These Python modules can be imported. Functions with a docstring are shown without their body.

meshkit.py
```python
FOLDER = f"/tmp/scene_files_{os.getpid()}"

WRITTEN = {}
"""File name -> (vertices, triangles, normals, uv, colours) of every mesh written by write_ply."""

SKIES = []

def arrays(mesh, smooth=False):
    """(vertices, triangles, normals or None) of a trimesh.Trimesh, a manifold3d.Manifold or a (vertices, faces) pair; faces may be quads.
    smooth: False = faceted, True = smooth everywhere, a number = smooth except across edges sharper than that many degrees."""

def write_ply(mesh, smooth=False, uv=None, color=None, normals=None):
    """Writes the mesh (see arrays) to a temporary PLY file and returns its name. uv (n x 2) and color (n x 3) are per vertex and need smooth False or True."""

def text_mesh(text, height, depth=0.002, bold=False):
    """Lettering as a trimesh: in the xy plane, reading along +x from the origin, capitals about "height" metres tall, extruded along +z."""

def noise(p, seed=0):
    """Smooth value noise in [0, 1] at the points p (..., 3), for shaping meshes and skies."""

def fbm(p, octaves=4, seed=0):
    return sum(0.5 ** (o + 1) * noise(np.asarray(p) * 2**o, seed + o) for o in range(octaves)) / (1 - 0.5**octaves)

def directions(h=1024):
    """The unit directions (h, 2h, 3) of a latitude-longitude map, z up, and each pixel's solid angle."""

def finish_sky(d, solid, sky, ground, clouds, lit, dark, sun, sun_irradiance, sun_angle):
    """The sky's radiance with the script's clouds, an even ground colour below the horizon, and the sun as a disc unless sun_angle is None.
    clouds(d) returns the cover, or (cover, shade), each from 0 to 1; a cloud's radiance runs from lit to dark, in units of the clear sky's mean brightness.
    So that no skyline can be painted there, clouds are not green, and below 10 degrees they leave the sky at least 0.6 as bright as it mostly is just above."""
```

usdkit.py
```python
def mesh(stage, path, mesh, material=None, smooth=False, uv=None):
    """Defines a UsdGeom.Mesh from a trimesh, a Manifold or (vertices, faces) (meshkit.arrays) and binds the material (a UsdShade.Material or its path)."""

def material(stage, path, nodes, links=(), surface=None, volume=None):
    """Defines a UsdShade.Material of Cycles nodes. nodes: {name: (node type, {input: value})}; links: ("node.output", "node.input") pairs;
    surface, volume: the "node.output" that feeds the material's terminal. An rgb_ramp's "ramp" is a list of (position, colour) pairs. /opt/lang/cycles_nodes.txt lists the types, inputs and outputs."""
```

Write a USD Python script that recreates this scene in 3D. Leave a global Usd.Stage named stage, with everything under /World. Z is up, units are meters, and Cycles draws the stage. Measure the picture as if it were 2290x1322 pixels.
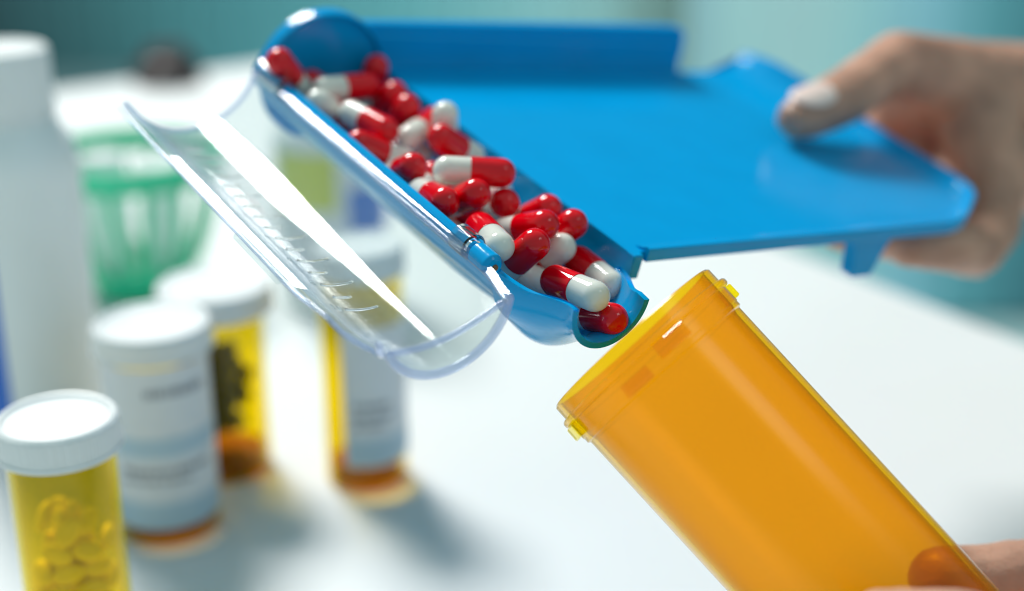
import math, random
import numpy as np, trimesh, manifold3d as m3, usdkit, meshkit
from pxr import Usd, UsdGeom, UsdLux, UsdShade, Gf, Sdf

stage = Usd.Stage.CreateInMemory()
UsdGeom.SetStageUpAxis(stage, UsdGeom.Tokens.z)
UsdGeom.SetStageMetersPerUnit(stage, 1.0)
UsdGeom.Xform.Define(stage, '/World')
V = lambda *a: np.array(a, float)
unit = lambda v: np.asarray(v, float) / np.linalg.norm(v)

# ---------------------------------------------------------------- camera: 0.253 m above the table, looking 21 degrees down
EYE, PITCH = V(0, 0, 0.253), math.radians(21)
RIGHT, UP, FWD = V(1, 0, 0), V(0, math.sin(PITCH), math.cos(PITCH)), V(0, math.cos(PITCH), -math.sin(PITCH))
cam = UsdGeom.Camera.Define(stage, '/World/camera')
cam.AddTranslateOp().Set(Gf.Vec3d(*EYE))
cam.AddRotateXOp().Set(90 - 21.0)
cam.CreateHorizontalApertureAttr(36.0)
cam.CreateVerticalApertureAttr(36.0 * 591 / 1024)
cam.CreateFocalLengthAttr(50.0)
cam.CreateFStopAttr(4.4)
cam.CreateFocusDistanceAttr(0.322)
cam.CreateClippingRangeAttr(Gf.Vec2f(0.01, 100))
cam.CreateExposureAttr(0.18)

# ---------------------------------------------------------------- light: one ceiling lamp behind on the left, one added fill lamp, soft room light
def rect_lamp(name, pos, target, w, h, strength, col, spin=0.0):
    l = UsdLux.RectLight.Define(stage, '/World/' + name)
    z = unit(V(*pos) - V(*target)); x = unit(np.cross(V(0, 0, 1), z)); y = np.cross(z, x)
    c, q = math.cos(math.radians(spin)), math.sin(math.radians(spin)); x, y = x * c + y * q, y * c - x * q
    l.AddTransformOp().Set(Gf.Matrix4d(*x, 0, *y, 0, *z, 0, *pos, 1))
    l.CreateWidthAttr(w); l.CreateHeightAttr(h); l.CreateIntensityAttr(strength); l.CreateColorAttr(Gf.Vec3f(*col))
    return l
rect_lamp('ceiling_lamp', (-0.826, 1.857, 1.968), (0.0, 0.38, 0.12), 0.74, 0.74, 43.0, (1.0, 0.985, 0.95), -36.1)
rect_lamp('ceiling_lamp_001', (1.1, -0.3, 1.5), (0.0, 0.5, 0.1), 0.6, 0.35, 2.2, (0.95, 1.0, 1.0))  # added fill from the front right, no such lamp seen
dome = UsdLux.DomeLight.Define(stage, '/World/room_light')
dome.CreateIntensityAttr(1.0)

# ---------------------------------------------------------------- materials
LOOKS = '/World/Looks'
UsdGeom.Scope.Define(stage, LOOKS)
amb = usdkit.material(stage, LOOKS + '/room_light', {'b': ('background_shader', {'color': (0.62, 0.96, 1.0), 'strength': 0.36})}, [], surface='b.background')
UsdShade.MaterialBindingAPI.Apply(dome.GetPrim()).Bind(amb)
M = {}
def plain(name, col, rough=0.4, noise=None, bump=None, **kw):
    n, l = {'p': ('principled_bsdf', {'base_color': col, 'roughness': rough, **kw})}, []
    if noise or bump:
        n['tc'] = ('texture_coordinate', {})
    if noise:                       # (scale, amount): faint unevenness of the colour itself
        n['nz'] = ('noise_texture', {'scale': noise[0], 'detail': 4.0})
        lo = tuple(c * (1 - noise[1]) for c in col); hi = tuple(min(1, c * (1 + noise[1])) for c in col)
        n['rp'] = ('rgb_ramp', {'ramp': [(0.3, lo), (0.7, hi)]})
        l += [('tc.object', 'nz.vector'), ('nz.fac', 'rp.fac'), ('rp.color', 'p.base_color')]
    if bump:                        # (scale, distance)
        n['nb'] = ('noise_texture', {'scale': bump[0], 'detail': 3.0}); n['bp'] = ('bump', {'strength': 1.0, 'distance': bump[1]})
        l += [('tc.object', 'nb.vector'), ('nb.fac', 'bp.height'), ('bp.normal', 'p.normal')]
    M[name] = usdkit.material(stage, f'{LOOKS}/{name}', n, l, surface='p.BSDF')
def tinted(name, tint, glow, part, rough=0.05, edge=0.0, skin=0.04):
    """Coloured clear plastic in a thin wall: tinted see-through, a little scattering that grows with the length of the path through it, a glossy skin (Schlick)."""
    n = {'t': ('transparent_bsdf', {'color': tint}), 'd': ('diffuse_bsdf', {'color': glow}), 'r': ('translucent_bsdf', {'color': glow}),
         's': ('mix_closure', {'fac': 0.7}), 'm': ('mix_closure', {}), 'w': ('layer_weight', {'blend': 0.5}),
         'p5': ('math', {'math_type': 'power', 'value2': 5.0}), 'sch': ('math', {'math_type': 'multiply_add', 'value2': 0.9, 'value3': skin}),
         'p3': ('math', {'math_type': 'power', 'value2': 3.0}), 'sca': ('math', {'math_type': 'multiply_add', 'value2': edge, 'value3': part}),
         'g': ('glossy_bsdf', {'color': (1, 1, 1), 'roughness': rough}), 'o': ('mix_closure', {})}
    l = [('d.BSDF', 's.closure1'), ('r.BSDF', 's.closure2'), ('t.BSDF', 'm.closure1'), ('s.closure', 'm.closure2'), ('w.facing', 'p5.value1'), ('p5.value', 'sch.value1'),
         ('w.facing', 'p3.value1'), ('p3.value', 'sca.value1'), ('sca.value', 'm.fac'), ('sch.value', 'o.fac'), ('m.closure', 'o.closure1'), ('g.BSDF', 'o.closure2')]
    M[name] = usdkit.material(stage, f'{LOOKS}/{name}', n, l, surface='o.closure')
plain('blue_plastic', (0.0, 0.34, 0.73), 0.13, ior=1.34, bump=(900, 0.00003), noise=(60, 0.03))
plain('red_gelatin', (0.78, 0.0, 0.008), 0.07, specular_ior_level=0.5)
plain('white_gelatin', (0.80, 0.79, 0.71), 0.08, subsurface_weight=0.15, subsurface_scale=0.002, subsurface_radius=(1, 0.8, 0.6))
plain('rust', (0.20, 0.10, 0.04), 0.6, noise=(3000, 0.5))
plain('white_plastic', (0.82, 0.84, 0.84), 0.35, noise=(40, 0.02))
plain('bottle_plastic', (0.88, 0.92, 0.92), 0.42, noise=(30, 0.03))
plain('table_white', (0.745, 0.77, 0.775), 0.42, noise=(9, 0.015))
plain('wall_grey', (0.13, 0.37, 0.39), 0.6, noise=(3, 0.06))
plain('wall_upper', (0.03, 0.08, 0.10), 0.7, noise=(3, 0.08))  # out of view; kept dark to weaken its reflection in the tray
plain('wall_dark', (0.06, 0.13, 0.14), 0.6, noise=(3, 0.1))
plain('floor_teal', (0.42, 0.60, 0.60), 0.5, noise=(2, 0.1))
plain('green_plastic', (0.02, 0.56, 0.30), 0.35, noise=(30, 0.05))
plain('brown_glass', (0.05, 0.035, 0.035), 0.25)
plain('label_blue', (0.0, 0.14, 0.62), 0.4, noise=(40, 0.05))
plain('label_lime', (0.62, 0.66, 0.02), 0.5, noise=(40, 0.05))
plain('label_paper', (0.74, 0.77, 0.80), 0.6, noise=(200, 0.02))
plain('print_band', (0.45, 0.60, 0.70), 0.6)
plain('print_ink', (0.30, 0.32, 0.36), 0.6, noise=(800, 0.3))
plain('tablet_yellow', (0.95, 0.84, 0.40), 0.5, noise=(300, 0.06))
plain('tablet_dark', (0.05, 0.055, 0.02), 0.4, noise=(300, 0.2))
plain('skin', (0.53, 0.285, 0.20), 0.42, noise=(60, 0.24), bump=(700, 0.00025), subsurface_weight=0.15, subsurface_scale=0.004, subsurface_radius=(1, 0.35, 0.2))
plain('nail', (0.86, 0.66, 0.60), 0.2)
tinted('amber_plastic', (1.0, 0.775, 0.0005), (1.0, 0.44, 0.0), 0.035, rough=0.19, edge=0.28, skin=0.024)
tinted('amber_thick', (1.0, 0.90, 0.01), (1.0, 0.44, 0.0), 0.04, edge=0.25, skin=0.024)
tinted('yellow_amber', (1.0, 0.90, 0.001), (1.0, 0.74, 0.0), 0.022, edge=0.15, skin=0.024)
tinted('yellow_amber_thick', (0.85, 0.52, 0.04), (0.6, 0.24, 0.02), 0.3, edge=0.2)
tinted('clear_plastic', (0.925, 0.955, 0.945), (0.80, 0.84, 0.97), 0.03, rough=0.035, edge=0.6)
tinted('clear_edge', (0.78, 0.83, 0.93), (0.70, 0.75, 0.93), 0.20, rough=0.05, edge=0.4)
M['clear_solid'] = usdkit.material(stage, LOOKS + '/clear_solid', {
    'p': ('principled_bsdf', {'base_color': (0.97, 0.985, 0.985), 'roughness': 0.03, 'ior': 1.49, 'transmission_weight': 1.0})}, [], surface='p.BSDF')

# ---------------------------------------------------------------- things and parts
used = {}
def numbered(path):
    k = used.get(path, -1) + 1; used[path] = k
    return path if k == 0 else f'{path}_{k:03d}'
def tag(p, label=None, cat=None, group=None, kind=None):
    for k, v in (('label', label), ('category', cat), ('group', group), ('kind', kind)):
        if v: p.SetCustomDataByKey(k, v)
    return p
def thing(name, label, cat, mat=None, group=None):
    x = UsdGeom.Xform.Define(stage, numbered('/World/' + name))
    if mat is not None:
        x.AddTransformOp().Set(Gf.Matrix4d(*[float(v) for v in np.asarray(mat).T.ravel()]))
    return tag(x.GetPrim(), label, cat, group)
def obj(name, mesh, m, parent=None, smooth=35, label=None):
    p = usdkit.mesh(stage, numbered((str(parent.GetPath()) if parent else '/World') + '/' + name), mesh, M[m], smooth).GetPrim()
    return tag(p, label)
def frame(x, y, z, o):
    m = np.eye(4); m[:3, 0], m[:3, 1], m[:3, 2], m[:3, 3] = x, y, z, o
    return m
def place(x, y, rz=0.0):
    c, s = math.cos(rz), math.sin(rz)
    return frame((c, s, 0), (-s, c, 0), (0, 0, 1), (x, y, 0))

# ---------------------------------------------------------------- shapes
cat = lambda *ms: trimesh.util.concatenate([m for m in ms])
def box(x0, x1, y0, y1, z0, z1, ch=0.0):
    if ch <= 0:
        return trimesh.creation.box(bounds=[(x0, y0, z0), (x1, y1, z1)])
    p = []
    for a, b, c in ((ch, 0, 0), (0, ch, 0), (0, 0, ch)):
        d = V(ch, ch, ch) - V(a, b, c)
        for i in (0, 1):
            for j in (0, 1):
                for k in (0, 1):
                    p.append(((x0 + d[0], x1 - d[0])[i], (y0 + d[1], y1 - d[1])[j], (z0 + d[2], z1 - d[2])[k]))
    return trimesh.convex.convex_hull(np.array(p))
def lathe(profile, n=64, close=False):
    """Revolves (r, z) points about z; r = 0 points become poles."""
    pr = list(profile); v, rings = [], []
    for r, z in pr:
        if r <= 1e-9:
            rings.append([len(v)]); v.append((0, 0, z))
        else:
            rings.append(list(range(len(v), len(v) + n)))
            v += [(r * math.cos(2 * math.pi * k / n), r * math.sin(2 * math.pi * k / n), z) for k in range(n)]
    f = []
    pairs = list(zip(rings[:-1], rings[1:])) + ([(rings[-1], rings[0])] if close else [])
    for a, b in pairs:
        for k in range(n):
            k2 = (k + 1) % n
            if len(a) == 1 and len(b) == 1: break
            if len(a) == 1: f.append((a[0], b[k2], b[k]))
            elif len(b) == 1: f.append((a[k], a[k2], b[0]))
            else: f += [(a[k], a[k2], b[k2]), (a[k], b[k2], b[k])]
    m = trimesh.Trimesh(np.array(v, float), np.array(f), process=False)
    if m.is_watertight and m.volume < 0: m.invert()
    return m
def loft(sections, cap=True):
    """Skin through closed rings of equal count (k, n, 3); the rings are bands (outer path then inner path backwards) so the caps are strips."""
    s = np.asarray(sections, float); k, n = s.shape[:2]
    f = []
    for i in range(k - 1):
        for j in range(n):
            a, b, c, d = i * n + j, i * n + (j + 1) % n, (i + 1) * n + (j + 1) % n, (i + 1) * n + j
            f += [(a, b, c), (a, c, d)]
    if cap:
        for base, flip in ((0, 1), ((k - 1) * n, 0)):
            for j in range(n // 2 - 1):
                q = [base + j, base + j + 1, base + n - 2 - j, base + n - 1 - j]
                t = [(q[0], q[1], q[2]), (q[0], q[2], q[3])]
                f += [x[::-1] for x in t] if flip else t
    m = trimesh.Trimesh(s.reshape(-1, 3), np.array(f), process=False)
    if m.volume < 0: m.invert()
    return m
def tube(pts, r, n=12):
    """Round bar through points with rounded ends."""
    pts = np.asarray(pts, float); rr = np.broadcast_to(np.asarray(r, float), len(pts))
    rings, up = [], None
    for i, p in enumerate(pts):
        d = unit(pts[min(i + 1, len(pts) - 1)] - pts[max(i - 1, 0)])
        if up is None: up = unit(np.cross(d, V(0.3, 0.5, 0.8) if abs(d[2]) < 0.9 else V(1, 0.2, 0)))
        a = unit(np.cross(d, np.cross(up, d))); up = a; b = np.cross(d, a)
        circ = [math.cos(2 * math.pi * k / n) * a + math.sin(2 * math.pi * k / n) * b for k in range(n)]
        if i == 0: rings += [[p - d * rr[i] * 0.9 + c * rr[i] * 0.25 for c in circ], [p - d * rr[i] * 0.6 + c * rr[i] * 0.78 for c in circ]]
        rings.append([p + c * rr[i] for c in circ])
        if i == len(pts) - 1: rings += [[p + d * rr[i] * 0.6 + c * rr[i] * 0.78 for c in circ], [p + d * rr[i] * 0.9 + c * rr[i] * 0.25 for c in circ]]
    return loft(rings)
def wall_along(path, section):
    """Sweeps a section of (outward, z) points along a plan path of (x, y, height); outward is to the right of travel. Section z is scaled: values above 0 by height."""
    path = np.asarray(path, float); s = []
    for i, (x, y, h) in enumerate(path):
        d0 = unit(path[i][:2] - path[i - 1][:2]) if i else unit(path[1][:2] - path[0][:2])
        d1 = unit(path[i + 1][:2] - path[i][:2]) if i + 1 < len(path) else d0
        n = unit(V(d0[1], -d0[0]) + V(d1[1], -d1[0])); n = n / max(0.5, n @ V(d0[1], -d0[0]))
        s.append([(x + n[0] * o, y + n[1] * o, z * h if z > 0 else z) for o, z in section])
    return loft(s)
def blob(chains, pitch=0.003, rounds=12):
    """One smooth body from chains of (point, radius): hulls of neighbouring balls, joined, refined and smoothed."""
    parts = []
    for ch in chains:
        for (p, r), (q, s) in zip(ch[:-1], ch[1:]):
            a = m3.Manifold.sphere(r, 20).translate([float(t) for t in p]); b = m3.Manifold.sphere(s, 20).translate([float(t) for t in q])
            parts.append(m3.Manifold.batch_hull([a, b]))
    m = m3.Manifold.batch_boolean(parts, m3.OpType.Add).refine_to_length(pitch).to_mesh()
    t = trimesh.Trimesh(m.vert_properties[:, :3], m.tri_verts, process=True)
    trimesh.smoothing.filter_taubin(t, lamb=0.5, nu=0.52, iterations=rounds)
    return t
def smoothstep(t):
    t = np.clip(t, 0, 1); return t * t * (3 - 2 * t)

# ---------------------------------------------------------------- the setting: table, floor, wall behind
tc, t_right, t_back = V(-0.183, 1.239), unit(V(0.548, -0.836)), unit(V(-0.814, -0.581))
def table_point(a, b): return tc + t_right * a + t_back * b
plan = [table_point(0, 0), table_point(2.6, 0), table_point(2.6, 1.5), table_point(0, 1.5)]
import shapely
def slab(plan, z0, z1, ch=0.002):
    pg = shapely.Polygon(plan); lo = pg.buffer(-ch)
    a = [(x, y, z) for q, zz in ((lo, (z0, z1)), (pg, (z0 + ch, z1 - ch))) for z in zz for x, y in q.exterior.coords[:-1]]
    return trimesh.convex.convex_hull(np.array(a))
tb = thing('table', 'white table top that the medicine bottles stand on', 'table')
obj('table_top', slab(plan, -0.03, 0.0), 'table_white', tb)
for a, b in ((0.08, 0.08), (2.5, 0.08), (2.5, 1.4), (0.08, 1.4)):
    x, y = table_point(a, b); obj('leg', box(x - .025, x + .025, y - .025, y + .025, -0.75, -0.031), 'white_plastic', tb)
fl = obj('floor', box(-4, 4, -1.5, 4, -0.80, -0.75), 'floor_teal'); tag(fl, kind='structure')
WY = 2.5
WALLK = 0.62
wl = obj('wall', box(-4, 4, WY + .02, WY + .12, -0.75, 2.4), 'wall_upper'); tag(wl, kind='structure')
def wx(px): return (px - 1145) / 3181 * WY * 1.03
# low backdrop below a dark upper wall: narrow strips stepping its blurred tone, its top a little above the eye line
cb = thing('wall_backdrop', 'blurred grey teal backdrop in strips of stepped tone far behind the table', 'backdrop')
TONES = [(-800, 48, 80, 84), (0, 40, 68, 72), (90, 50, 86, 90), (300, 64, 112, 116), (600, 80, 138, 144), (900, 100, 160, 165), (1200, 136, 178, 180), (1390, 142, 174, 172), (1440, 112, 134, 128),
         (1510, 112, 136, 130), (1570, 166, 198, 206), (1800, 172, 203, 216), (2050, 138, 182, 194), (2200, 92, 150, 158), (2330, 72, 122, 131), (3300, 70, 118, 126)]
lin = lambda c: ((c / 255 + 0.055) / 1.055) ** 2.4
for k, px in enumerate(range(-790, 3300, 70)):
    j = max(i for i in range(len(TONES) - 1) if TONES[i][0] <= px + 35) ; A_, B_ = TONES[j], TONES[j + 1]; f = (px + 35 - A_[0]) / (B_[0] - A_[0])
    plain(f'wall_strip_{k:02d}', tuple(min(0.9, lin(A_[i] + (B_[i] - A_[i]) * f) / WALLK) for i in (1, 2, 3)), 0.65, noise=(3, 0.05))
    obj('tone_strip', box(wx(px) + .0012, wx(px + 70) - .0012, WY - .02, WY, -0.74, 0.12, 0.002), f'wall_strip_{k:02d}', cb)

lowb = thing('added_dark_block', 'added dark block for the shaded band at the far left, beyond the table edge', 'block')  # added dark block standing in for the shaded band behind the table
obj('block_body', box(wx(-420), wx(430), WY - .40, WY - .025, -0.749, -0.30, 0.01), 'wall_dark', lowb)
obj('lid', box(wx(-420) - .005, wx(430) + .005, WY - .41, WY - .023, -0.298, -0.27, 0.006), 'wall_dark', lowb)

# ---------------------------------------------------------------- the blue counting tray, in its own frame (metres): x to the right, y away along the trough, z up
TB = EYE + (RIGHT * ((1420 - 1145) / 3181) - UP * ((565 - 661) / 3181) + FWD) * 0.345
TX, TY, TZ = unit(V(0.79694059, 0.58861352, -0.13571968)), unit(V(-0.55850173, 0.80359753, 0.20568625)), unit(V(0.23013371, -0.08812005, 0.96916115))
TRAY = frame(TX, TY, TZ, TB)
def tl(x, y, z): return TB + (TX * x + TY * y + TZ * z) * 0.001           # tray millimetres to world
mm = 0.001
def mmesh(m): m = m.copy(); m.apply_scale(mm); return m
tray = thing('pill_counting_tray', 'glossy blue plastic pill counting tray with clear hinged lid, tilted above the orange vial', 'counting tray', TRAY)

def u_section(y, cx, cz, R, zl, zr, w=1.5, flat=0.0, n=40, zs=1.0):
    """Trough wall at y: a U of radius R; flat = 1 turns its left flank into a straight slope."""
    def path(r, c):
        out = []
        for a in np.linspace(math.pi, 2 * math.pi, n):
            u = (a - math.pi) / (0.56 * math.pi)
            rr = r * (1 - 0.27 * flat * (math.sin(math.pi * u) ** 2 if u < 1 else 0))
            out.append((cx + math.cos(a) * rr, y, cz + math.sin(a) * rr * zs))
        return out
    out = [(cx - R, y, zl)] + path(R, 0) + [(cx + R, y, zr)]
    r = R - w
    inn = [(cx - r, y, zl)] + path(r, 0) + [(cx + r, y, zr)]
    return out + inn[::-1]
obj('trough', mmesh(loft([u_section(y, -21.5, -3, 21, -0.6, 0.25, 1.5, 1.0, 40, 0.87 + 0.13 * float(smoothstep((y + 2) / 40.0))) for y in (120.0, 119.5, 60, 45, 36, 30, 24, 18, 12, 8, 4.6, 2.0, 1.0, 0, -1.2)])), 'blue_plastic', tray, 40)
sp = []
for y in np.linspace(-1.0, -22, 22):
    k = float(smoothstep((-y - 1.0) / 20.0)); e = max(0.0, (-y - 20.6) / 1.4)
    zl = -0.9 - 1.0 * math.sin(math.pi * k) + 0.7 * k
    sp.append(u_section(y, -23.4 - 1.6 * k, -3 + 3.0 * k, 18.9 - 8.1 * k + 0.2 * e, zl - 0.3 * e, -5.5 + 6.3 * min(1, (-y - 1) / 18.0) - 0.3 * e, 1.5, 0.5 * (1 - k)))
obj('spout', mmesh(loft(sp)), 'blue_plastic', tray, 40)
# end wall of the trough: a disc with a raised rim
disc = lathe([(0, 0), (18.7, 0), (19.0, 0.5), (19.0, 2.4), (0, 2.4)], 72)
disc.apply_transform(trimesh.transformations.rotation_matrix(math.pi / 2, (1, 0, 0))); disc.apply_translation((-22, 122.2, -3))
obj('trough_end_wall', mmesh(disc), 'blue_plastic', tray, 40)
rimpts = []
for a in np.linspace(math.radians(22), math.radians(188), 40):
    c, s = math.cos(a), math.sin(a)
    rimpts.append([(-22 + r * c, y, -3 + r * s) for r, y in ((19.8, 118.2), (20.2, 118.8), (20.2, 122.6), (18.8, 122.6), (18.8, 118.8), (19.2, 118.2))])
obj('trough_end_rim', mmesh(loft(rimpts)), 'blue_plastic', tray, 40)
# floor plate with chamfered near right corner
pg = shapely.Polygon([(-0.45, 0), (129, 0), (157, 17), (160.5, 24), (160.5, 92), (150, 108), (143, 121), (-0.45, 121)])
plate = trimesh.creation.extrude_polygon(pg, 1.8, engine='earcut'); plate.apply_translation((0, 0, -1.8))
obj('plate', mmesh(plate), 'blue_plastic', tray, 20)
# low rim along the front, chamfer, right side, ending in a tall curved pouring lip
SEC = [(1.4, -2.1), (1.7, -1.6), (1.7, 0.86), (1.3, 1.0), (0.5, 1.0), (0.1, 0.94), (-0.15, 0.6), (-0.7, 0.36), (-1.8, 0.17), (-3.4, 0.05), (-4.6, -0.3), (-4.6, -2.1), (-1, -2.1)]
def arc_path(pts, r=6, n=7):
    """Rounds the inner corners of an (x, y, h) path."""
    pts = [V(*p) for p in pts]; out = [pts[0]]
    for a, b, c in zip(pts[:-2], pts[1:-1], pts[2:]):
        u, v = unit(a[:2] - b[:2]), unit(c[:2] - b[:2]); d = min(r, 0.45 * np.linalg.norm(a[:2] - b[:2]), 0.45 * np.linalg.norm(c[:2] - b[:2]))
        p0, p1 = b[:2] + u * d, b[:2] + v * d
        h0, h1 = b[2] + (a[2] - b[2]) * d / np.linalg.norm(a[:2] - b[:2]), b[2] + (c[2] - b[2]) * d / np.linalg.norm(c[:2] - b[:2])
        for t in np.linspace(0, 1, n):
            q = (1 - t) ** 2 * p0 + 2 * t * (1 - t) * b[:2] + t * t * p1
            out.append(V(q[0], q[1], (1 - t) * h0 + t * h1))
    return out + [pts[-1]]
front = arc_path([(3.0, 0, 1.5), (60, 0, 1.5), (129, 0, 1.7), (157.5, 17.5, 2.6), (160.5, 60, 3.2), (160.5, 84, 4.2)], 9)
obj('rim', mmesh(wall_along(front, SEC)), 'blue_plastic', tray, 50)
LIP = [(2.0, -2.1), (3.5, -1.6), (5.4, 0.3), (6.3, 0.75), (6.6, 0.96), (6.4, 1.0), (5.4, 1.0), (5.0, 0.94), (4.4, 0.84), (3.0, 0.66), (0.5, 0.44), (-3.0, 0.23), (-7.0, 0.08), (-11.0, 0.01), (-12, -0.4), (-12, -2.1), (-6, -2.1), (-2, -2.1)]
lip = arc_path([(160.0, 80, 4.0), (152.0, 89, 6.8), (149.0, 100, 8.6), (147.5, 113, 8.8), (146.5, 122.5, 7)], 5)
obj('pouring_lip', mmesh(wall_along(lip, LIP)), 'blue_plastic', tray, 50)
# back wall: taller, with a turned-out top edge and a long step on its inner face
bw = []
for x, h in ((-13.5, 12.6), (-9, 12.8), (40, 13.8), (112, 15.2), (118, 15.0), (120.5, 13.0)):
    bw.append([(x, y, z) for y, z in ((121.2, -1.7), (121.2, 0.8), (121.9, 3.6), (121.9, 9.2), (122.6, 9.8), (122.6, h - 0.5), (122.9, h), (126.6, h), (127, h - 0.6), (126.4, h - 1.6), (124.2, h - 2.0), (124.2, 8.0), (124.2, 4), (124.0, -1.7))])
bk = [[s[i] for i in range(14)] for s in bw]
obj('back_wall', mmesh(loft(bk)), 'blue_plastic', tray, 30)
# post at the front end of the trough's right wall
obj('corner_post', mmesh(box(-2.2, 0.9, -2.6, 0.6, -6.0, 0.5, 0.35)), 'blue_plastic', tray, 20)
for x0 in (92.5, 22.0):
    f0 = [[(x0 + dx * w, y, z) for dx, y in ((-1, 0.6), (1, 0.6), (1, 5.0), (-1, 5.0))] for w, z in ((8.5, -1.7), (6.4, -6), (4.4, -13.5), (3.8, -15.0))]
    if x0 > 50: obj('foot', mmesh(loft(f0)), 'blue_plastic', tray, 20)
# hinge: rail on top of the left wall, end barrel, rusty pin
obj('hinge_rail', mmesh(cat(box(-44.8, -42.0, 6.5, 119, -3.0, 2.0, 0.7), box(-43.2, -41.0, -1.0, 7.0, -1.6, 0.2, 0.3))), 'blue_plastic', tray, 30)
brl = lathe([(0, 0), (1.9, 0), (2.6, 0.7), (2.75, 1.2), (2.75, 6.6), (2.6, 6.9), (0, 6.9)], 28)
brl.apply_transform(trimesh.transformations.rotation_matrix(-math.pi / 2, (1, 0, 0))); brl.apply_translation((-43.6, -1.6, 0.4))
hb = obj('hinge_barrel', mmesh(brl), 'blue_plastic', tray, 35)
pin = lathe([(0, -0.35), (0.7, -0.3), (0.8, 0.1), (0, 0.2)], 14); pin.apply_transform(trimesh.transformations.rotation_matrix(-math.pi / 2, (1, 0, 0))); pin.apply_translation((-43.5, -1.75, 0.3))
obj('hinge_pin', mmesh(pin), 'rust', hb, 35)

# clear lid: a shallow trough of clear plastic, swung open on the hinge
def lid_arc(y, t0=0.0, t1=1.0, n=34, off=0.0):
    k = float(smoothstep((-y - 1) / 14.0))
    Hh, O, s = V(-46.6 - 3.0 * k, 1.0), V(-84.0 + 5.5 * k, -8.5), 12.6 - 0.4 * k
    c = np.linalg.norm(O - Hh); m = (Hh + O) / 2; nn = V(O[1] - Hh[1], -(O[0] - Hh[0])) / c
    if nn[1] > 0: nn = -nn
    R = (c * c / 4 + s * s) / (2 * s); cen = m + nn * (s - R)
    a0, a1 = math.atan2(*(Hh - cen)[::-1]), math.atan2(*(O - cen)[::-1])
    if a1 > a0: a1 -= 2 * math.pi
    a0 = a0 if a0 < 2 else a0
    return [(cen[0] + (R - off) * math.cos(a), y, cen[1] + (R - off) * math.sin(a)) for a in a0 + (a1 - a0) * np.linspace(t0, t1, n)]
LT = 1.3
ls = []
for y in np.concatenate([np.linspace(113, 0, 30), np.linspace(-1, -14.6, 14)]):
    notch = 0.20 * max(0.0, math.sin(math.pi * np.clip((-y - 2.5) / 11.0, 0, 1))) ** 0.7
    o = lid_arc(y, 0, 1 - notch); i = lid_arc(y, 0, 1 - notch, off=LT)
    # small turned-out lips on both long edges
    h0, o0 = V(*o[0]), V(*o[-1]); w = (1.0 if notch < 0.01 else 0.45) * (0.45 + 0.55 * float(smoothstep((86 - y) / 12.0))) * (0.4 + 0.6 * float(smoothstep((y + 1) / 14.0)))
    out = [tuple(h0 + V(1.5, 0, -1.5)), tuple(h0 + V(0.3, 0, -2.1))] + o[3:] + [tuple(o0 + V(-0.4 * w, 0, -0.5)), tuple(o0 + V(-1.35 * w, 0, -0.75))]
    h1, o1 = V(*i[0]), V(*i[-1])
    inn = [tuple(h0 + V(1.5, 0, 0.1)), tuple(h0 + V(-0.9, 0, -1.1))] + i[3:] + [tuple(o0 + V(0.1 * w, 0, 1.1)), tuple(o0 + V(-1.35 * w, 0, 0.45))]
    ls.append(out + inn[::-1])
lid = obj('lid', mmesh(loft(ls)), 'clear_plastic', tray, 40, 'clear plastic lid swung open to the left')
ew = [(x, z) for x, _, z in lid_arc(-15.2, 0.0, 0.97, off=-0.2)]
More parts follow.
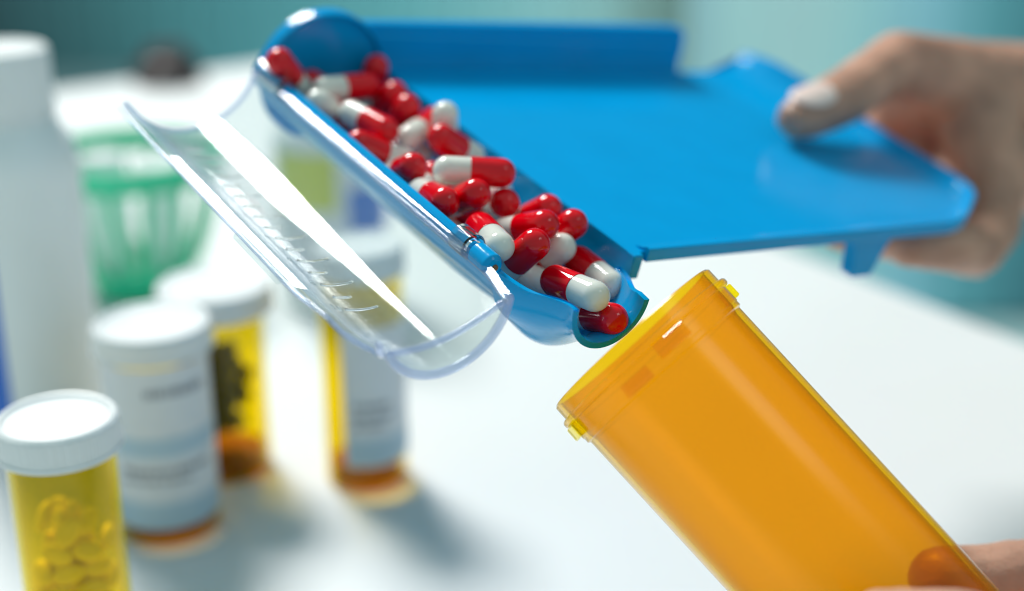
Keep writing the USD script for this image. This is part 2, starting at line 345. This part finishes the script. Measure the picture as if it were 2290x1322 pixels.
dip = [(ew[-1][0] + (ew[0][0] - ew[-1][0]) * t, ew[-1][1] + (ew[0][1] - ew[-1][1]) * t - 3.2 * math.sin(math.pi * t)) for t in np.linspace(0.06, 0.94, 14)]
ewm = trimesh.creation.extrude_polygon(shapely.Polygon(ew + dip).buffer(0.25), 1.3, engine='earcut')
ewm.vertices = np.column_stack([ewm.vertices[:, 0], -16.2 + ewm.vertices[:, 2], ewm.vertices[:, 1]]); ewm.fix_normals()
obj('end_wall', mmesh(ewm), 'clear_plastic', lid, 35)
def on_lid(y, t, lift): return V(*lid_arc(y, t, t, 1, LT + lift)[0])
far = [V(*p) for p in lid_arc(113.2, 0.0, 1.0, off=0.6)]
obj('end_bead', mmesh(tube(far, 0.7, 10)), 'clear_edge', lid, 60)
near = [V(*p) for p in lid_arc(-15.9, 0.0, 0.97, off=0.0)]
obj('end_bead', mmesh(tube(near, 1.05, 12)), 'clear_edge', lid, 60)
edge = []
for y in list(np.linspace(113, -1, 20)) + list(np.linspace(-2, -15, 20)):
    notch = 0.20 * max(0.0, math.sin(math.pi * np.clip((-y - 2.5) / 11.0, 0, 1))) ** 0.7
    p = V(*lid_arc(y, 1 - notch, 1 - notch, 1)[0]); edge.append(p + V(-0.6, 0, 0.3) + (V(-1.35, 0, -0.75) - V(-0.6, 0, 0.3)) * float(smoothstep((y + 1) / 14.0)))
obj('edge_bead', mmesh(tube(edge, 0.62, 10)), 'clear_edge', lid, 60)
obj('edge_bead', mmesh(tube([V(-45.6 - 3 * float(smoothstep((-y - 1) / 14.0)), y, -0.9) for y in np.linspace(100, -15, 24)], 0.5, 10)), 'clear_edge', lid, 60)
dipt = [V(x, -15.6, z) for x, z in dip]
obj('end_bead', mmesh(tube(dipt, 0.75, 10)), 'clear_edge', lid, 60)
for k in range(16):
    y = 11.3 + 5.85 * k
    t0, t1 = (0.52, 0.70) if k % 2 == 0 else (0.60, 0.70)
    obj('tick_mark', mmesh(tube([on_lid(y, t, 0.05) for t in np.linspace(t0, t1, 7)], 0.30, 8)), 'clear_solid', lid, 60)
for k, word in enumerate(('10', '8', '6', '4', '2')):
    y = 11.3 + 11.7 * k
    tm = meshkit.text_mesh(word, 2.1, 0.18); tm.apply_translation((-tm.bounds[1][0] / 2, -1.05, 0))
    p, q = on_lid(y, 0.76, -0.1), on_lid(y, 0.74, -0.1); ax = unit(q - p); ay = V(0, 1, 0); az = unit(np.cross(ax, ay)); az = az if az[2] > 0 else -az
    tm.apply_transform(frame(ax, ay, az, p)); obj('numeral', mmesh(tm), 'clear_solid', lid, 30)
o = V(*lid_arc(27, 1, 1, 1)[0])
obj('latch_tab', mmesh(box(o[0] - 3.6, o[0] - 0.6, 16, 38, o[2] - 1.2, o[2] + 0.5, 0.4)), 'clear_plastic', lid, 30)
for y0, y1 in ((7.2, 13.6), (101.0, 116.5)):
    kn = lathe([(2.9, 0), (3.3, 0.4), (3.3, y1 - y0 - 0.4), (2.9, y1 - y0), (2.0, y1 - y0), (2.0, 0)], 28, close=True)
    kn.apply_transform(trimesh.transformations.rotation_matrix(-math.pi / 2, (1, 0, 0))); kn.apply_translation((-43.4, y0, 0.6))
    obj('hinge_knuckle', mmesh(kn), 'clear_solid', lid, 35)

# ---------------------------------------------------------------- capsules in the trough: centres of the red and the white end in tray millimetres
BURIED = 'capsule mostly buried under the other capsules in the blue trough'
CAPS = [
    (-43.3, 108.2, 6.2, -33.7, 111.2, -2.8, "red capsule end poking up against the left rim at the far end of the trough"),
    (-27.5, 116.0, -3.0, -15.6, 116.0, -9.6, "red capsule second from the far left corner, its end just above the white pile"),
    (-16.4, 104.5, 0.7, -29.9, 104.3, -0.4, "white and red capsule lying crosswise at the far end, white half to the left"),
    (-8.2, 113.9, 2.7, -7.7, 116.0, -10.6, "red capsule end at the far right corner of the trough, topmost there"),
    (-10.2, 99.0, 0.5, -9.8, 108.5, -9.1, "red capsule leaning beside the plate edge with a broad shine, near the far end"),
    (-12.8, 87.9, 1.1, -10.0, 95.2, -9.9, "red capsule cap with a long pale streak of shine leaning on the right trough wall"),
    (-26.1, 76.6, -0.8, -29.2, 89.7, -1.5, "capsule with a bright white streak across its white and red halves, upper trough"),
    (-25.2, 99.5, -7.1, -36.4, 95.8, -0.7, "white capsule end touching the left wall near the far hinge knuckle"),
    (-36.1, 72.7, -2.8, -23.5, 69.8, -6.7, "capsule with red end against the left wall and white half pointing to the middle"),
    (-6.0, 83.9, -1.2, -17.5, 77.2, -3.4, "white capsule end in the middle of the trough beside the tall white one"),
    (-6.1, 75.4, -5.6, -11.8, 71.3, 5.9, "white capsule standing up above the right trough edge against the blue plate"),
    (-17.8, 62.7, 3.0, -5.8, 63.2, -3.0, "tilted red capsule cap just above the crosswise white and red capsule"),
    (-34.2, 49.7, 1.0, -31.0, 60.7, -6.1, "red capsule end by the left rail, left of the large crosswise capsule"),
    (-18.4, 34.5, 5.9, -30.0, 41.1, 4.0, "large white and red capsule lying crosswise on top in the middle of the trough"),
    (-37.2, 29.8, 1.1, -35.0, 42.6, -2.5, "red capsule end at the left rail, lower left of the crosswise capsule"),
    (-30.2, 27.7, 4.0, -27.9, 38.4, -3.9, "red capsule end directly below the white half of the crosswise capsule"),
    (-17.9, 30.7, -0.6, -10.7, 41.2, -5.2, "round red capsule seen end on below the red tip of the crosswise capsule"),
    (-7.5, 26.3, -0.6, -7.2, 36.3, -9.7, "red capsule with two small highlights against the right wall of the lower trough"),
    (-20.1, 12.1, 2.7, -22.3, 23.2, -4.7, "red capsule with white half behind it, pointing right in the lower trough"),
    (-9.7, 13.6, 1.6, -7.7, 22.6, -8.1, "red capsule end nearest the right wall, right of the capsule with a white half"),
    (-33.4, 18.9, -0.6, -37.2, 6.0, 1.2, "capsule with red top and white lower half leaning on the left wall by the hinge"),
    (-29.4, 3.3, 2.7, -30.7, 10.4, -8.8, "red capsule end rising in the middle just above the blue hinge barrel"),
    (-14.0, 18.4, -13.1, -14.7, 9.9, -2.7, "white capsule end pointing up right in the lower trough, red half hidden"),
    (-7.3, 10.6, -7.2, -8.1, -2.9, -6.6, "capsule with shiny red band and white end lying along the right wall at the spout"),
    (-25.2, -2.5, -4.2, -24.8, -15.6, -1.1, "frontmost topmost capsule, red half behind and white end pointing to the orange vial"),
    (-19.9, -18.3, -6.1, -19.2, -5.9, -11.5, "red capsule lowest in the spout under the frontmost white end"),
    (-28.3, 45.8, -11.4, -28.4, 32.3, -11.3, "white capsule tip low by the left rail, left of the red topped leaning capsule"),
    (-10.9, 57.6, -14.7, -6.1, 48.2, -6.2, "pale capsule half glimpsed low between the two round red ends in mid trough"),
    (-10.9, 7.5, -14.6, -23.3, 10.2, -10.1, "pale capsule half low by the left wall, under the frontmost red half"),
    (-21.9, 46.9, -7.7, -9.7, 45.5, -13.4, BURIED),
    (-19.8, 60.4, -6.7, -10.4, 66.5, -14.2, "dark red tip under the left end of the large crosswise capsule"),
    (-15.9, 91.5, -13.0, -11.0, 79.4, -9.8, "shadowed white capsule lying under the white ends in mid trough"),
    (-16.9, 51.2, -16.9, -25.5, 55.2, -7.3, BURIED),
    (-22.1, 25.7, -11.8, -9.0, 28.6, -12.5, BURIED),
]
CR, CC = 0.00375, 0.0135
dome_pts = lambda r, n=9: [(r * math.cos(t), r * math.sin(t) * 1.0) for t in np.linspace(0, math.pi / 2, n)]
JOINT = 0.0078                                  # the red cap ends this far from the red end's centre
red_p = [(0.0, -CR)] + [(r, -z) for r, z in dome_pts(CR)[::-1][1:]] + [(CR, JOINT - 0.0002), (CR - 0.00006, JOINT), (CR - 0.0003, JOINT)]
red_p = [(0.0 if i == 0 else r, z) for i, (r, z) in enumerate(red_p)]
WR = CR - 0.00014
white_p = [(WR, JOINT - 0.001)] + [(r, CC + z) for r, z in dome_pts(WR)]
white_p[-1] = (0.0, white_p[-1][1])
red_m, white_m = lathe(red_p, 40), lathe(white_p, 40)
def capsule_frame(r, w, k):
    z = unit(w - r); x = unit(np.cross(z, V(math.cos(k), math.sin(k), 0.3))); return frame(x, np.cross(z, x), z, r)
first = None
for k, (a, b, c, d, e, f, label) in enumerate(CAPS):
    fr = capsule_frame(tl(a, b, c), tl(d, e, f), k * 1.7)
    t = thing('capsule', label, 'capsule', fr, 'red and white capsules in the tray trough')
    if first is None:
        first = t
        obj('red_half', red_m, 'red_gelatin', t, True); obj('white_half', white_m, 'white_gelatin', t, True)
    else:
        t.GetReferences().AddInternalReference(first.GetPath()); t.SetInstanceable(True)

# ---------------------------------------------------------------- orange vial held under the spout
def at(px, py, z):
    """A point z metres deep (along the lens axis) on the line of sight used when the photograph was measured (2290 x 1322 grid)."""
    return EYE + (RIGHT * ((px - 1145) / 3181) - UP * ((py - 661) / 3181) + FWD) * z
TILT = math.radians(8)
va = unit((RIGHT * -0.672 + UP * 0.740) * math.cos(TILT) + FWD * math.sin(TILT))
vm = at(1412, 757, 0.327)
vx = unit(np.cross(va, FWD)); vy = np.cross(va, vx)
VL = 0.104
vial = thing('orange_vial', 'large orange see-through pill vial held open and tilted under the tray spout', 'pill vial', frame(vx, vy, va, vm - va * VL))
prof = [(0, 0.0), (21.0, 0), (21.9, 0.6), (22.1, 1.6), (22.9, 92.0), (22.9, 92.6), (23.5, 93.0), (23.5, 94), (23.7, 94.3), (23.7, 98.2), (24.6, 98.4), (24.9, 98.8), (24.9, 99.6), (24.6, 100.0), (23.7, 100.2), (23.7, VL * 1000 - 0.5), (23.2, VL * 1000), (22.5, VL * 1000),
        (22.2, VL * 1000 - 0.5), (22.1, 94), (21.5, 92), (20.8, 3.4), (20.0, 2.2), (0, 2.0)]
obj('body', mmesh(lathe(prof, 128)), 'amber_plastic', vial, 30)
def ring_block(a0, a1, r0, r1, z0, z1, n=10):
    s = []
    for a in np.linspace(a0, a1, n):
        c, q = math.cos(a), math.sin(a); s.append([(r * c, r * q, z) for r, z in ((r0, z0), (r1 - .3, z0), (r1, z0 + .3), (r1, z1 - .3), (r1 - .3, z1), (r0, z1))])
    return loft(s)
for k in range(4):
    a = math.radians(-90 + 90 * k + 12)
    obj('lug', mmesh(ring_block(a - 0.17, a + 0.17, 23.74, 25.3, 94.8, 98.3)), 'amber_thick', vial, 30)

# ---------------------------------------------------------------- hands
def hand(name, label, chains, nail=None):
    t = thing(name, label, 'hand')
    body = blob(chains, 0.0028, 14)
    v = body.vertices
    n = body.vertex_normals
    body.vertices = v + n * ((meshkit.fbm(v * 260, 3, 4) - 0.5) * 0.0011)[:, None]
    obj('skin', body, 'skin', t, True)
    if nail is not None:
        c, ux, uy, w, l = nail; uz = unit(np.cross(ux, uy))
        g = trimesh.creation.icosphere(3, 1.0); g.apply_scale((l, w, 0.0011)); g.vertices[:, 2] -= 0.26 * (g.vertices[:, 1] / w) ** 2 * w
        g.apply_transform(frame(unit(ux), np.cross(uz, unit(ux)), uz, c)); obj('thumb_nail', g, 'nail', t, True)
    return t
R1 = lambda *c: [(tl(*p), r * mm) for p, r in c]
thumb = R1(((116, 60, 8.2), 6.6), ((122, 61, 9.6), 8.2), ((137, 62, 14.5), 9.2), ((158, 68, 20.5), 9.6), ((171, 71, 23), 11.2), ((209, 66, 17), 16.5), ((262, 56, 14), 22))
tip, ip = thumb[1][0], thumb[2][0]
tu = unit(tip - ip); side = unit(np.cross(tu, TZ)); upn = unit(np.cross(side, tu))
hand_r = hand('hand', 'bare hand gripping the right end of the blue tray with its thumb on top', [
    thumb,
    R1(((209, 66, 17), 16.5), ((205, 44, -6), 12.5), ((215, 60, -12), 14)),
    R1(((209, 66, 17), 16.5), ((208, 90, 2), 14), ((262, 56, 14), 22)),
    R1(((205, 44, -6), 12.5), ((255, 46, -4), 22), ((262, 56, 14), 22), ((330, 50, 18), 25)),
    R1(((208, 90, 2), 14), ((255, 46, -4), 22)),
    R1(((205, 40, -8), 11.5), ((188, 24, -17), 9.4), ((164, 12, -18), 8.6), ((142, 9, -13.5), 7.8), ((124, 10, -11.5), 7.0)),
    R1(((212, 60, -12), 12), ((192, 46, -20), 9.6), ((162, 29, -22), 8.8), ((132, 23, -15.5), 8.0), ((108, 24, -12), 7.2)),
    R1(((214, 78, -10), 12), ((196, 68, -26), 9.6), ((166, 50, -28), 8.8), ((138, 46, -19), 8.0), ((118, 47, -12), 7.2)),
    R1(((208, 90, 0), 12), ((196, 90, -20), 8.6), ((170, 76, -24), 7.8), ((146, 72, -16), 7.0), ((130, 72, -11), 6.4)),
], nail=(tip + upn * 0.0076 - side * 0.0 - tu * 0.001, tu, np.cross(upn, tu), 0.0068, 0.0088))
def A(*c): return [(at(*p), r * mm) for p, r in c]
hand_l = hand('hand', 'bare hand holding the lower end of the orange vial, thumb behind it', [
    A(((2108, 1296, 0.346), 8.2), ((2190, 1298, 0.350), 8.8), ((2330, 1290, 0.352), 9.6), ((2520, 1420, 0.345), 13), ((2700, 1700, 0.33), 24)),
    A(((1985, 1412, 0.274), 8.2), ((2150, 1425, 0.272), 9.0), ((2360, 1500, 0.290), 10), ((2560, 1640, 0.315), 14), ((2700, 1700, 0.33), 24)),
    A(((2010, 1590, 0.270), 8.4), ((2200, 1600, 0.270), 9.2), ((2420, 1680, 0.292), 10), ((2700, 1700, 0.33), 24)),
    A(((2080, 1760, 0.272), 8), ((2250, 1780, 0.272), 9), ((2460, 1800, 0.295), 10), ((2700, 1700, 0.33), 24)),
    A(((2160, 1910, 0.276), 7), ((2310, 1930, 0.276), 8), ((2500, 1900, 0.300), 10), ((2700, 1700, 0.33), 24)),
    A(((2520, 1420, 0.345), 13), ((2560, 1640, 0.315), 14)),
    A(((2700, 1700, 0.33), 24), ((3000, 1900, 0.34), 26)),
])

# ---------------------------------------------------------------- bottles and vials on the table
def ribbed(profile, n=160, r0=0.0, amp=0.00025, z0=None, z1=None):
    m = lathe(profile, n); v = m.vertices.copy(); a = np.arctan2(v[:, 1], v[:, 0]); r = np.hypot(v[:, 0], v[:, 1])
    side = (r > r0 - 1e-6) & (v[:, 2] > z0) & (v[:, 2] < z1)
    k = np.where(side, 1 + amp / np.maximum(r, 1e-6) * np.sign(np.sin(a * n / 4)), 1.0)
    v[:, 0] *= k; v[:, 1] *= k; m.vertices = v; return m
def screw_cap(R, h, z):
    p = [(0, z + h - 0.0012), (R * 0.82, z + h - 0.0012), (R * 0.88, z + h - 0.0002), (R - 0.0012, z + h), (R - 0.0003, z + h - 0.0007), (R, z + h - 0.0016), (R, z + 0.0012), (R + 0.0004, z + 0.001), (R + 0.0004, z), (R - 0.0016, z), (R - 0.0016, z + h - 0.003), (0, z + h - 0.003)]
    return ribbed(p, 360, R, 0.00010, z + 0.0011, z + h - 0.0014)
def sleeve(R, z0, z1, a0, a1, t=0.00015, n=40):
    s = []
    for a in np.linspace(a0, a1, n):
        c, q = math.cos(a), math.sin(a); s.append([(R * c, R * q, z0), ((R + t) * c, (R + t) * q, z0), ((R + t) * c, (R + t) * q, z1), (R * c, R * q, z1)])
    return loft(s)
def vial_body(R, h, base=0.0015, w=0.0013):
    return lathe([(0, 0.0004), (R - 0.003, 0.0004), (R - 0.0025, 0), (R - 0.0008, 0), (R, 0.0008), (R + 0.0002, h), (R + 0.0002 - w, h), (R - w, base + .001), (R - w - .001, base), (0, base)], 72)
def ink_lines(parent, R, rows, seed):
    """Rows of small unreadable print: short dashes standing a hair proud of the label."""
    rng = random.Random(seed)
    for z, hgt, a0, a1 in rows:
        a, pieces = a0, []
        while a < a1:
            wd = rng.uniform(0.04, 0.13); pieces.append(sleeve(R, z, z + hgt, a, min(a1, a + wd), 0.00012, 5)); a += wd + rng.uniform(0.02, 0.05)
        obj('print_line', cat(*pieces), 'print_ink', parent, 30)
CAMDIR = lambda x, y: math.atan2(-y, -x)
def vial_on_table(label, x, y, R, h, capR, caph, mat, base_mat):
    t = thing('pill_vial', label, 'pill vial', place(x, y), 'pill vials standing on the white table')
    obj('body', vial_body(R, h - caph + 0.004), mat, t, 30)
    obj('base', lathe([(0, 0.0018), (R - 0.0028, 0.0018), (R - 0.0016, 0.0032), (R - 0.0016, 0.0066), (0, 0.0066)], 48), base_mat, t, 30)
    obj('cap', screw_cap(capR, caph, h - caph), 'white_plastic', t, 30)
    return t
def tablet_mesh():
    g = trimesh.creation.icosphere(2, 1.0); g.apply_scale((0.0044, 0.0028, 0.0019)); z = g.vertices[:, 2]; g.vertices[:, 2] = np.sign(z) * np.minimum(np.abs(z), 0.0016); return g
def pile(x, y, R, z0, z1, label, group, mat, seed, keep):
    """Tablets heaped against the inside of a vial: staggered rows along the wall that faces the lens, more of them loose in the middle."""
    rng = random.Random(seed); proto = None; tm_ = tablet_mesh(); face = CAMDIR(x, y); spots = []
    rows = int((z1 - z0) / 0.0061)
    for j in range(rows):
        z = z0 + 0.0061 * j
        for i in range(4):
            a = -1.35 + 0.84 * i + (0.42 if j % 2 else 0) + rng.uniform(-0.10, 0.10)
            if abs(a) < 1.5 and keep(a, (z - z0) / (z1 - z0), rng):
                spots.append((R + rng.uniform(-0.0012, 0), a, z + rng.uniform(-0.0009, 0.0009), rng.uniform(-0.75, 0.95)))
        for i in range(10):
            a = rng.uniform(-3.1, 3.1); h = (z - z0) / (z1 - z0)
            if keep(0.0, h + 0.08, rng): spots.append((R * rng.uniform(0.1, 0.66), a, z + rng.uniform(-0.002, 0.002), rng.uniform(-1.5, 1.5)))
    for r, a, z, roll in spots:
        a += face; p = V(r * math.cos(a), r * math.sin(a), z)
        nz = unit(V(math.cos(a), math.sin(a), rng.uniform(0.0, 0.6))); h_ = unit(np.cross(V(0, 0, 1), nz)); ax = h_ * math.cos(roll) + np.cross(nz, h_) * math.sin(roll)
        t = thing('tablet', label, 'tablet', frame(ax, np.cross(nz, ax), nz, p + V(x, y, 0)), group)
        if proto is None:
            proto = t; obj('pressed_body', tm_, mat, t, True)
        else:
            t.GetReferences().AddInternalReference(proto.GetPath()); t.SetInstanceable(True)
# 1: front left
v1 = vial_on_table('nearest amber pill vial at the left edge, half full of yellow tablets', -0.1203, 0.3388, 0.0141, 0.0890, 0.0162, 0.0090, 'yellow_amber', 'yellow_amber_thick')
pile(-0.1203, 0.3388, 0.0104, 0.028, 0.0695, 'oval yellow tablet inside the nearest amber vial', 'yellow tablets in the front vial', 'tablet_yellow', 5, lambda a, h, g: h < 0.97 - 0.28 * abs(a - 0.1) + g.uniform(-0.05, 0.05))
# 2: with a white label
v2 = vial_on_table('white labelled pill vial with white cap, second from the front at the left', -0.120, 0.438, 0.0174, 0.0758, 0.0197, 0.0085, 'yellow_amber', 'yellow_amber_thick')
fa = CAMDIR(-0.12, 0.438)
lb = obj('label', sleeve(0.0176, 0.0065, 0.0655, fa - 2.3, fa + 2.3), 'label_paper', v2, 30)
for z0, z1 in ((0.0335, 0.0405), (0.0068, 0.0165)):
    obj('print_band', sleeve(0.01778, z0, z1, fa - 2.25, fa + 2.25, 0.0001), 'print_band', lb, 30)
ink_lines(lb, 0.0179, [(0.0555, 0.0028, fa - 0.25, fa + 0.95), (0.0275, 0.0022, fa - 0.85, fa + 0.9), (0.0240, 0.0016, fa - 0.85, fa + 0.5)], 3)
# 3: with dark tablets
v3 = vial_on_table('yellow amber pill vial with dark contents, behind the white labelled vial', -0.1075, 0.480, 0.0166, 0.0737, 0.0208, 0.0090, 'yellow_amber', 'yellow_amber_thick')
pile(-0.1075, 0.480, 0.0126, 0.010, 0.056, 'dark tablet heaped inside the vial behind the white labelled one', 'dark tablets in the rear vial', 'tablet_dark', 8, lambda a, h, g: 0.30 - 0.2 * g.random() < h < 0.95 - 0.30 * abs(a - 0.1) + g.uniform(-0.1, 0.1) and a < 0.8 + g.uniform(-0.2, 0.3))
# 4: behind the lid
v4 = vial_on_table('amber pill vial with a pale label standing behind the clear tray lid', -0.054, 0.473, 0.0150, 0.0909, 0.0160, 0.0095, 'yellow_amber', 'yellow_amber_thick')
fa = CAMDIR(-0.054, 0.473)
lb = obj('label', sleeve(0.0153, 0.0105, 0.064, fa - 0.52, fa + 1.75), 'label_paper', v4, 30)
obj('print_band', sleeve(0.01547, 0.0115, 0.0215, fa - 0.45, fa + 1.7, 0.0001), 'print_band', lb, 30)
ink_lines(lb, 0.0156, [(0.0335, 0.0022, fa - 0.3, fa + 0.6), (0.0295, 0.0018, fa - 0.3, fa + 0.7), (0.026, 0.0018, fa - 0.3, fa + 0.5)], 9)

# big white bottle at the left edge
bx, by = -0.187, 0.512
BH = 0.136
bt = thing('medicine_bottle', 'large white plastic medicine bottle with white cap and blue label, left edge', 'bottle', place(bx, by))
R = 0.0252
obj('body', lathe([(0, 0), (R - .003, 0), (R - .001, .001), (R, .004), (R, .107), (R - .0006, .113), (R - .0022, .119), (R - .006, .124), (.0175, .1265), (.0165, .128), (.0165, .133), (0, .133)], 96), 'bottle_plastic', bt, 40)
obj('cap', screw_cap(0.0185, 0.0250, 0.1275), 'white_plastic', bt, 30)
fa = CAMDIR(bx, by)
obj('label', sleeve(R + 0.0002, 0.012, 0.088, fa - 2.6, fa - 0.42), 'label_blue', bt, 30)

# white bottle with lime and blue label, behind the lid
cx_, cy_ = -0.087, 0.655
sb = thing('medicine_bottle', 'white bottle with a lime and blue label, blurred behind the clear lid', 'bottle', place(cx_, cy_))
obj('body', lathe([(0, 0), (.024, 0), (.026, .002), (.026, .084), (.024, .090), (.016, .095), (.015, .098), (0, .098)], 64), 'bottle_plastic', sb, 40)
obj('cap', screw_cap(0.017, 0.014, 0.097), 'white_plastic', sb, 30)
fa = CAMDIR(cx_, cy_)
lb = obj('label', sleeve(0.0262, 0.010, 0.082, fa - 1.6, fa + 1.6), 'label_paper', sb, 30)
obj('print_band', sleeve(0.0264, 0.053, 0.080, fa - 1.1, fa + 0.1, .0001), 'label_lime', lb, 30)
obj('print_band', sleeve(0.0264, 0.040, 0.063, fa + 0.3, fa + 1.4, .0001), 'label_blue', lb, 30)

# green bowl basket with upright slats, white bottles inside
gx, gy = -0.185, 0.668
bs = thing('basket', 'round green plastic basket with upright slats behind the big white bottle', 'basket', place(gx, gy))
GH = 0.072
def bowl_r(z): return 0.0215 + 0.0215 * math.sin(min(1, z / GH) * math.pi / 2) ** 0.9
obj('rim', lathe([(bowl_r(z) + o_, z) for z, o_ in ((GH - .011, 0), (GH - .011, .0012), (GH - .003, .0018), (GH - .0015, .003), (GH, .003), (GH, -.0012), (GH - .011, -.0015))], 72, close=True), 'green_plastic', bs, 30)
obj('floor', lathe([(0, .0006), (bowl_r(0) + .001, .0006), (bowl_r(.003) + .001, .004), (0, .004)], 64), 'green_plastic', bs, 30)
obj('lower_wall', lathe([(bowl_r(z) + o_, z) for z, o_ in ((.0042, 0), (.010, 0), (.017, 0), (.017, -.0022), (.010, -.0022), (.0042, -.0022))], 64, close=True), 'green_plastic', bs, 40)
for k in range(16):
    a = 2 * math.pi * k / 16; c, s_ = math.cos(a), math.sin(a); sec = []
    for z in np.linspace(.0172, GH - .0112, 8):
        r = bowl_r(z); sec.append([(r_ * c - w_ * s_, r_ * s_ + w_ * c, z) for r_, w_ in ((r, -.0018), (r, .0018), (r - .002, .0018), (r - .002, -.0018))])
    obj('slat', loft(sec), 'green_plastic', bs, 30)
gr = 0.2
for dx, dy, hh, rr, lab in ((-0.013, -0.006, 0.066, 0.0105, 'left'), (0.012, 0.004, 0.058, 0.0115, 'right')):
    X = gx + dx * math.cos(gr) - dy * math.sin(gr); Y = gy + dx * math.sin(gr) + dy * math.cos(gr)
    wb = thing('white_bottle', f'plain white bottle standing inside the green basket, {lab} one of two', 'bottle', place(X, Y).dot(frame((1, 0, 0), (0, 1, 0), (0, 0, 1), (0, 0, 0.005))))
    obj('body', lathe([(0, 0), (rr - .001, 0), (rr, .001), (rr, hh - .022), (rr - .004, hh - .015), (0.010, hh - .013), (0.010, hh - .01), (0, hh - .01)], 48), 'bottle_plastic', wb, 40)
    obj('cap', screw_cap(0.0115, 0.014, hh - .0125), 'white_plastic', wb, 30)

# squat dark jar at the far edge of the table
jx, jy = -0.279, 1.142
jr = thing('jar', 'squat dark brown jar blurred at the far edge of the table', 'jar', place(jx, jy))
obj('body', lathe([(0, 0), (.026, 0), (.028, .002), (.028, .012), (.024, .019), (.018, .022), (0, .022)], 48), 'brown_glass', jr, 40)
obj('cap', lathe([(0, .0221), (.017, .0221), (.017, .028), (.015, .030), (0, .030)], 40), 'brown_glass', jr, 40)
